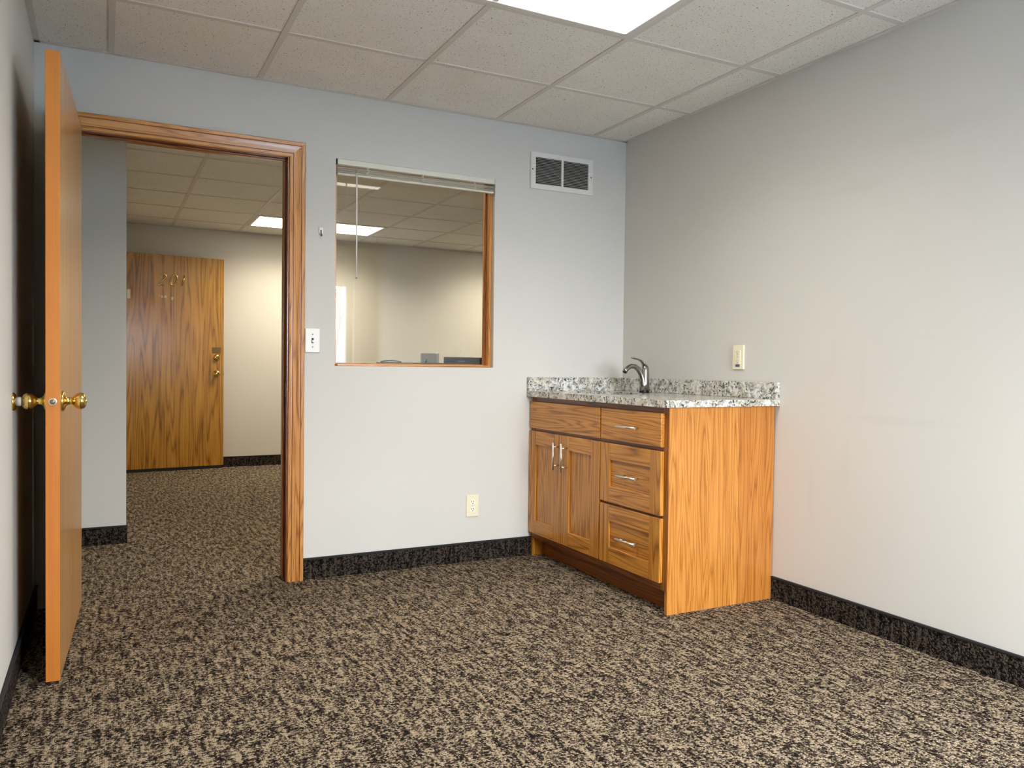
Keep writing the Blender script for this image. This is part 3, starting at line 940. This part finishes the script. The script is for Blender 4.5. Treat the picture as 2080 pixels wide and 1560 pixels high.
# ------------------------------------------------------------------ granite counter with sink cut-out
CT0, CT1 = .875, .905
SX0, SX1, SY0, SY1 = -.500, -.185, -.560, -.125
ctp = empty('granite_countertop', (-0.32, -0.607, CT0))
tag(ctp, 'speckled grey and white granite countertop with low backsplash', 'countertop')
def rrect(x0, x1, y0, y1, r, n=5):
    pts = []
    for cx, cy, a0 in ((x1 - r, y1 - r, 0), (x0 + r, y1 - r, 90), (x0 + r, y0 + r, 180), (x1 - r, y0 + r, 270)):
        for k in range(n + 1):
            a = math.radians(a0 + 90 * k / n)
            pts.append((cx + r * math.cos(a), cy + r * math.sin(a)))
    return pts
b = B()
hole = rrect(SX0, SX1, SY0, SY1, .055)
outer = [(-.637, -1.215), (-.0005, -1.215), (-.0005, -.0005), (-.637, -.0005)]
def loop(pts, z):
    vs = [b.verts.new((x, y, z)) for x, y in pts]
    es = [b.edges.new((vs[i], vs[(i + 1) % len(vs)])) for i in range(len(vs))]
    return vs, es
ot_v, ot_e = loop(outer, CT1); hl_v, hl_e = loop(hole, CT1)
bmesh.ops.triangle_fill(b, use_beauty=True, edges=ot_e + hl_e)
ob_v, ob_e = loop(outer, CT0); hb_v, hb_e = loop(hole, CT0)
bmesh.ops.triangle_fill(b, use_beauty=True, edges=ob_e + hb_e)
for A_, B_ in ((ot_v, ob_v), (hl_v, hb_v)):
    n = len(A_)
    for i in range(n):
        b.faces.new((A_[i], A_[(i + 1) % n], B_[(i + 1) % n], B_[i]))
obj('slab', b, M['granite'], ctp)
b = B(); bx(b, -.0265, -.0005, -1.215, -.0005, CT1, .980, .002); obj('backsplash', b, M['granite'], ctp)
b = B(); bx(b, -.637, -.0270, -.0265, -.0005, CT1, .980, .002); obj('backsplash', b, M['granite'], ctp)

sk = empty('sink', ((SX0 + SX1) / 2, (SY0 + SY1) / 2, .735))
tag(sk, 'stainless undermount sink bowl set in the granite countertop', 'sink')
b = B()
rings = []
for off, z in ((-.0005, .8745), (.004, .8735), (.006, .76), (.03, .738), (.09, .735)):
    rings.append([b.verts.new((x, y, z)) for x, y in rrect(SX0 + off, SX1 - off, SY0 + off, SY1 - off, .055)])
for A_, B_ in zip(rings, rings[1:]):
    n = len(A_)
    for i in range(n):
        f = b.faces.new((A_[i], B_[i], B_[(i + 1) % n], A_[(i + 1) % n])); f.smooth = True
b.faces.new(rings[-1])
bowl = obj('bowl', b, M['steel'], sk)
bowl.modifiers.new('thickness', 'SOLIDIFY').thickness = .0012
b = B(); lathe(b, [(0, 0), (.042, 0), (.040, .003), (.028, .001), (0, .0005)], ((SX0 + SX1) / 2, (SY0 + SY1) / 2, .7352), (0, 0, 1), 20); obj('drain', b, M['nickel'], sk)

# faucet
fxx, fyy, fz = -0.105, -0.352, CT1
ft = empty('faucet', (fxx, fyy, fz))
tag(ft, 'brushed nickel single-lever faucet with a curved spout', 'faucet')
b = B(); lathe(b, [(0, 0), (.027, 0), (.027, .006), (.0255, .0095), (0, .0095)], (fxx, fyy, fz), (0, 0, 1), 28); obj('base_ring', b, plain('dark_base', lin(52, 50, 48), .25, 1.0), ft)
b = B(); lathe(b, [(0, .0095), (.0245, .0095), (.0235, .05), (.0225, .09), (.0215, .120), (.0195, .137), (.015, .147), (.007, .152), (0, .153)], (fxx + .002, fyy, fz), (0, 0, 1), 28)
obj('body', b, M['faucet'], ft)
b = B()
pts, rad = [], []
for (dx, dz, r) in ((-.004, .010, .0225), (-.007, .045, .0205), (-.013, .075, .0180), (-.025, .104, .0155), (-.044, .128, .0140), (-.066, .141, .0132),
                    (-.088, .1425, .0128), (-.108, .135, .0128), (-.124, .121, .0130), (-.131, .110, .0132)):
    pts.append((fxx + dx, fyy, fz + dz)); rad.append(r)
tube(b, pts, rad, 18, (1.0, 1.0)); sp = obj('spout', b, M['faucet'], ft)
b = B(); lathe(b, [(0, 0), (.0098, 0), (.0098, .003), (0, .003)], (fxx - .1315, fyy, fz + .1095), (-.5, 0, -.87), 16); obj('aerator', b, M['slot'], sp)
b = B()
tube(b, [(fxx + .001, fyy, fz + .140), (fxx - .010, fyy, fz + .160), (fxx - .026, fyy, fz + .173), (fxx - .048, fyy, fz + .180), (fxx - .070, fyy, fz + .184), (fxx - .082, fyy, fz + .187), (fxx - .088, fyy, fz + .188)],
     [.0165, .0125, .0088, .0070, .0072, .0070, .0035], 14, (1.25, .62)); obj('lever', b, M['faucet'], ft)

# ------------------------------------------------------------------ numbered door across the hall (door_2)
ang = math.radians(5.5)
d2e = empty('door_2', (-2.555, 4.335, 0), ang)
tag(d2e, 'oak door with brass numerals 201 standing open along the far wall', kind='structure')
b = B(); bx(b, 0, .906, 0, .044, .030, 2.055, .001); obj('door_slab', b, M['oak_201'], d2e, local=True)
b = B(); bx(b, .02, .895, .006, .040, .0, .029); obj('gap_shadow', b, M['black'], d2e, local=True)  # black strip standing in for the shadowed gap under the door
def kn(zc, small):
    b = B()
    pr = [(0, 0), (.033, 0), (.031, .006), (.016, .012), (.013, .024), (.020, .032), (.0265, .042), (.0265, .050), (.021, .058), (.012, .060), (0, .0595)]
    if small: pr = [(0, 0), (.031, 0), (.031, .006), (.024, .018), (.022, .024), (.012, .025), (0, .0245)]
    lathe(b, pr, (.906 - .068, 0, zc), (0, -1, 0), 22)
    o = obj('deadbolt' if small else 'knob', b, M['brass'], d2e, local=True)
    b = B(); lathe(b, [(0, 0), (.008, 0), (.007, .002), (0, .002)], (.906 - .068, -(.0245 if small else .0595), zc), (0, -1, 0), 12)
    obj('keyhole', b, M['slot'], o, local=True)
kn(1.092, True); kn(.932, False)
b = B(); bx(b, .905, .912, .015, .029, .918, .938, .002); obj('latch', b, M['slot'], d2e, local=True)
# numerals as bent brass rod, leaning to the right
def glyph(paths, ox, oz, hgt):
    b = B()
    for path in paths:
        pts = [(ox + (px + .22 * pz) * hgt, -.004, oz + pz * hgt) for px, pz in path]
        tube(b, pts, .0066, 8)
    return b
arc = lambda cx, cz, rx, rz, a0, a1, n: [(cx + rx * math.cos(math.radians(a0 + (a1 - a0) * k / n)), cz + rz * math.sin(math.radians(a0 + (a1 - a0) * k / n))) for k in range(n + 1)]
two = arc(.28, .74, .26, .26, 160, -35, 10) + [(.34, .40), (.10, .12), (.0, .0), (.56, .0)]
zero = arc(.28, .5, .27, .5, 0, 360, 20)
one = [(.20, 0), (.20, .98)]
for nm, g, ox in (('numeral', [two], .305), ('numeral', [zero], .407), ('numeral', [one], .500)):
    b = glyph(g, ox, 1.772, .100)
    o = obj(nm, b, M['brass'], d2e, local=True)
    o['label'] = 'slanted brass house numeral'
for (x0, x1, z0, z1) in ((.335, .350, 1.650, 1.668), (.362, .382, 1.648, 1.672), (.425, .440, 1.632, 1.660), (.318, .324, 1.66, 1.672)):
    b = B(); bx(b, x0, x1, -.0008, .001, z0, z1); obj('tape_residue', b, M['residue'], d2e, local=True)
b = B(); bx(b, .795, .878, -.0008, .001, 1.130, 1.190); obj('dark_residue', b, M['oldtape'], d2e, local=True)
b = B(); bx(b, .040, .068, -.012, 0, 1.625, 1.710, .002); obj('small_plate', b, M['ivory'], d2e, local=True)

# ------------------------------------------------------------------ reception desk and machines in the hall
rd = empty('reception_counter', (-.1, 2.72, 0))
tag(rd, 'grey reception counter with a raised charcoal ledge in the hall', 'counter')
b = B(); bx(b, -.590, .215, 2.60, 2.86, 1.028, 1.060, .003); obj('ledge', b, M['desk'], rd)
b = B(); bx(b, -.60, .62, 2.70, 2.74, 0, 1.028); obj('front_panel', b, M['desk_side'], rd)
for x in (-.60, .585):
    b = B(); bx(b, x, x + .035, 2.742, 2.86, 0, 1.028); obj('side_panel', b, M['desk_side'], rd)
wd = empty('work_desk', (0, 3.16, 0))
tag(wd, 'charcoal work desk behind the reception counter carrying the screens', 'desk')
b = B(); bx(b, -.60, .62, 2.87, 3.45, .72, .75, .003); obj('worktop', b, M['desk'], wd)
for x in (-.59, .575):
    b = B(); bx(b, x, x + .035, 2.88, 3.44, 0, .72); obj('side_panel', b, M['desk_side'], wd)

cp = empty('desktop_computer', (-.03, 3.05, .75))
tag(cp, 'silver all-in-one computer seen from behind on the desk', 'computer')
b = B(); bx(b, -.113, .040, 3.03, 3.05, .83, 1.153, .008, 2); obj('screen_back', b, M['silver'], cp)
b = B(); bx(b, .042, .068, 3.025, 3.055, .83, 1.157, .008, 2); obj('screen_side', b, plain('bright_white', lin(238, 240, 240), .4), cp)
b = B(); bx(b, -.10, .04, 2.99, 3.12, .75, .757, .002); obj('stand_foot', b, M['silver'], cp)
b = B(); bx(b, -.06, -.01, 3.055, 3.065, .755, .92); obj('stand_neck', b, M['silver'], cp)
b = B()
tube(b, [(-.071, 3.027, 1.050), (-.064, 3.027, 1.070), (-.055, 3.027, 1.096)], [.007, .008, .003], 8, (1, .5))
obj('emblem', b, M['black'], cp)['label'] = 'small dark leaf-shaped emblem'

pr = empty('black_monitor', (.29, 2.95, .75))
tag(pr, 'wide black monitor standing on the desk', 'monitor')
b = B(); bx(b, .086, .515, 2.93, 2.965, .84, 1.118, .004); obj('screen', b, M['black'], pr)
b = B(); bx(b, .25, .33, 2.966, 2.99, .76, .95); obj('stand', b, M['black'], pr)
b = B(); bx(b, .17, .41, 2.89, 3.09, .75, .762, .003); obj('stand_foot', b, M['black'], pr)
b = B(); bx(b, .212, .286, 2.9265, 2.9295, 1.0795, 1.0845); obj('nameplate', b, plain('grey_print', lin(150, 154, 156), .5), pr)
b = B(); bx(b, .200, .360, 2.9235, 2.9295, 1.046, 1.062, .001); obj('control_strip', b, plain('dark_grey_strip', lin(70, 70, 76), .5), pr)

ph = empty('desk_phone', (-.50, 2.72, 1.060))
tag(ph, 'black desk phone with arched handset on the ledge', 'phone')
b = B(); bx(b, -.57, -.43, 2.66, 2.80, 1.0602, 1.0640, .001); obj('phone_base', b, M['black'], ph)
b = B(); tube(b, [(-.596 + .190 * t, 2.72, 1.0655 + .0110 * math.sin(math.pi * t)) for t in (0, .1, .25, .4, .6, .8, 1)], [.0045, .006, .006, .0055, .005, .0045, .003], 10)
obj('handset', b, M['desk'], ph)

# ------------------------------------------------------------------ outer window behind the camera (window_2)
w2 = empty('window_2', ((OX0 + OX1) / 2, YF - .1, OZ0))
tag(w2, 'wide white vinyl window letting in daylight behind the viewer', kind='structure')
fy0, fy1, fwid = YF - .145, YF - .085, .062
b = B(); bx(b, OX0, OX1, fy0, fy1, OZ0, OZ0 + fwid, .003); obj('frame_rail', b, M['vinyl'], w2)
b = B(); bx(b, OX0, OX1, fy0, fy1, OZ1 - fwid, OZ1, .003); obj('frame_rail', b, M['vinyl'], w2)
xm = (OX0 + OX1) / 2
for x0, x1 in ((OX0, OX0 + fwid), (OX1 - fwid, OX1), (xm - .04, xm + .04)):
    b = B(); bx(b, x0, x1, fy0, fy1, OZ0 + fwid, OZ1 - fwid, .003); obj('frame_stile', b, M['vinyl'], w2)
for x0, x1 in ((OX0 + fwid, xm - .04), (xm + .04, OX1 - fwid)):
    b = B(); bx(b, x0, x1, YF - .118, YF - .113, OZ0 + fwid, OZ1 - fwid); obj('pane', b, M['glass_out'], w2)
for (x0, x1, z0, z1) in ((OX1, OX1 + .07, OZ0 - .07, OZ1 + .07), (OX0 - .07, OX0, OZ0 - .07, OZ1 + .07), (OX0, OX1, OZ1, OZ1 + .07), (OX0, OX1, OZ0 - .07, OZ0)):
    b = B(); bx(b, x0, x1, YF, YF + .014, z0, z1, .002); obj('casing', b, M['vinyl'], w2)
# sampling portal for the sky in that opening (gives off no light of its own)
pd = bpy.data.lights.new('window_portal', 'AREA')
pd.shape = 'RECTANGLE'; pd.size = OX1 - OX0; pd.size_y = OZ1 - OZ0
pd.cycles.is_portal = True
po = bpy.data.objects.new('window_portal', pd)
po.location = (xm, YF - .149, (OZ0 + OZ1) / 2)
po.rotation_euler = (math.radians(90), 0, 0)
COL.objects.link(po)

# ------------------------------------------------------------------ outdoors, seen only as a reflection in the glass
b = B(); bx(b, -60, 60, -90, YF - 1.5, -3.7, -3.5)
tag(obj('ground', b, M['snow'], kind='structure'), 'frosty pale ground outside below the window')
hs = empty('distant_house', (10.0, -45, -3.5))
tag(hs, 'pale blue house far across the frosty ground', 'house')
b = B(); bx(b, 2, 20, -48, -42, -3.5, 1.2); obj('house_wall', b, M['siding'], hs)
b = B()
vs = [b.verts.new(p) for p in ((1.5, -41.5, 1.2), (20.5, -41.5, 1.2), (20.5, -48.5, 1.2), (1.5, -48.5, 1.2), (1.5, -45, 3.2), (20.5, -45, 3.2))]
for q in ((0, 1, 5, 4), (2, 3, 4, 5), (0, 4, 3), (1, 2, 5), (0, 3, 2, 1)): b.faces.new([vs[i] for i in q])
obj('house_roof', b, M['roof'], hs)
te = empty('bare_tree', (3.6, -19.5, -3.5))
tag(te, 'bare leafless tree outside the window', 'tree')
b = B()
rt_ = random.Random(11)
def branch(p, d, L, r, depth):
    pts, rad = [p], [r]
    q = p.copy()
    for i in range(4):
        d = (d + Vector((rt_.uniform(-.18, .18), rt_.uniform(-.18, .18), rt_.uniform(-.05, .12)))).normalized()
        q = q + d * L / 4
        pts.append(q.copy()); rad.append(r * (1 - .14 * (i + 1)))
        if depth > 0 and i >= 1:
            for _ in range(2 if depth > 1 else 1):
                dd = (d + Vector((rt_.uniform(-.9, .9), rt_.uniform(-.9, .9), rt_.uniform(.0, .6)))).normalized()
                branch(q.copy(), dd, L * .62, r * .48, depth - 1)
    tube(b, pts, rad, 5)
branch(Vector((3.6, -19.5, -3.5)), Vector((0, 0, 1)), 5.6, .10, 3)
obj('branches', b, M['bark'], te)
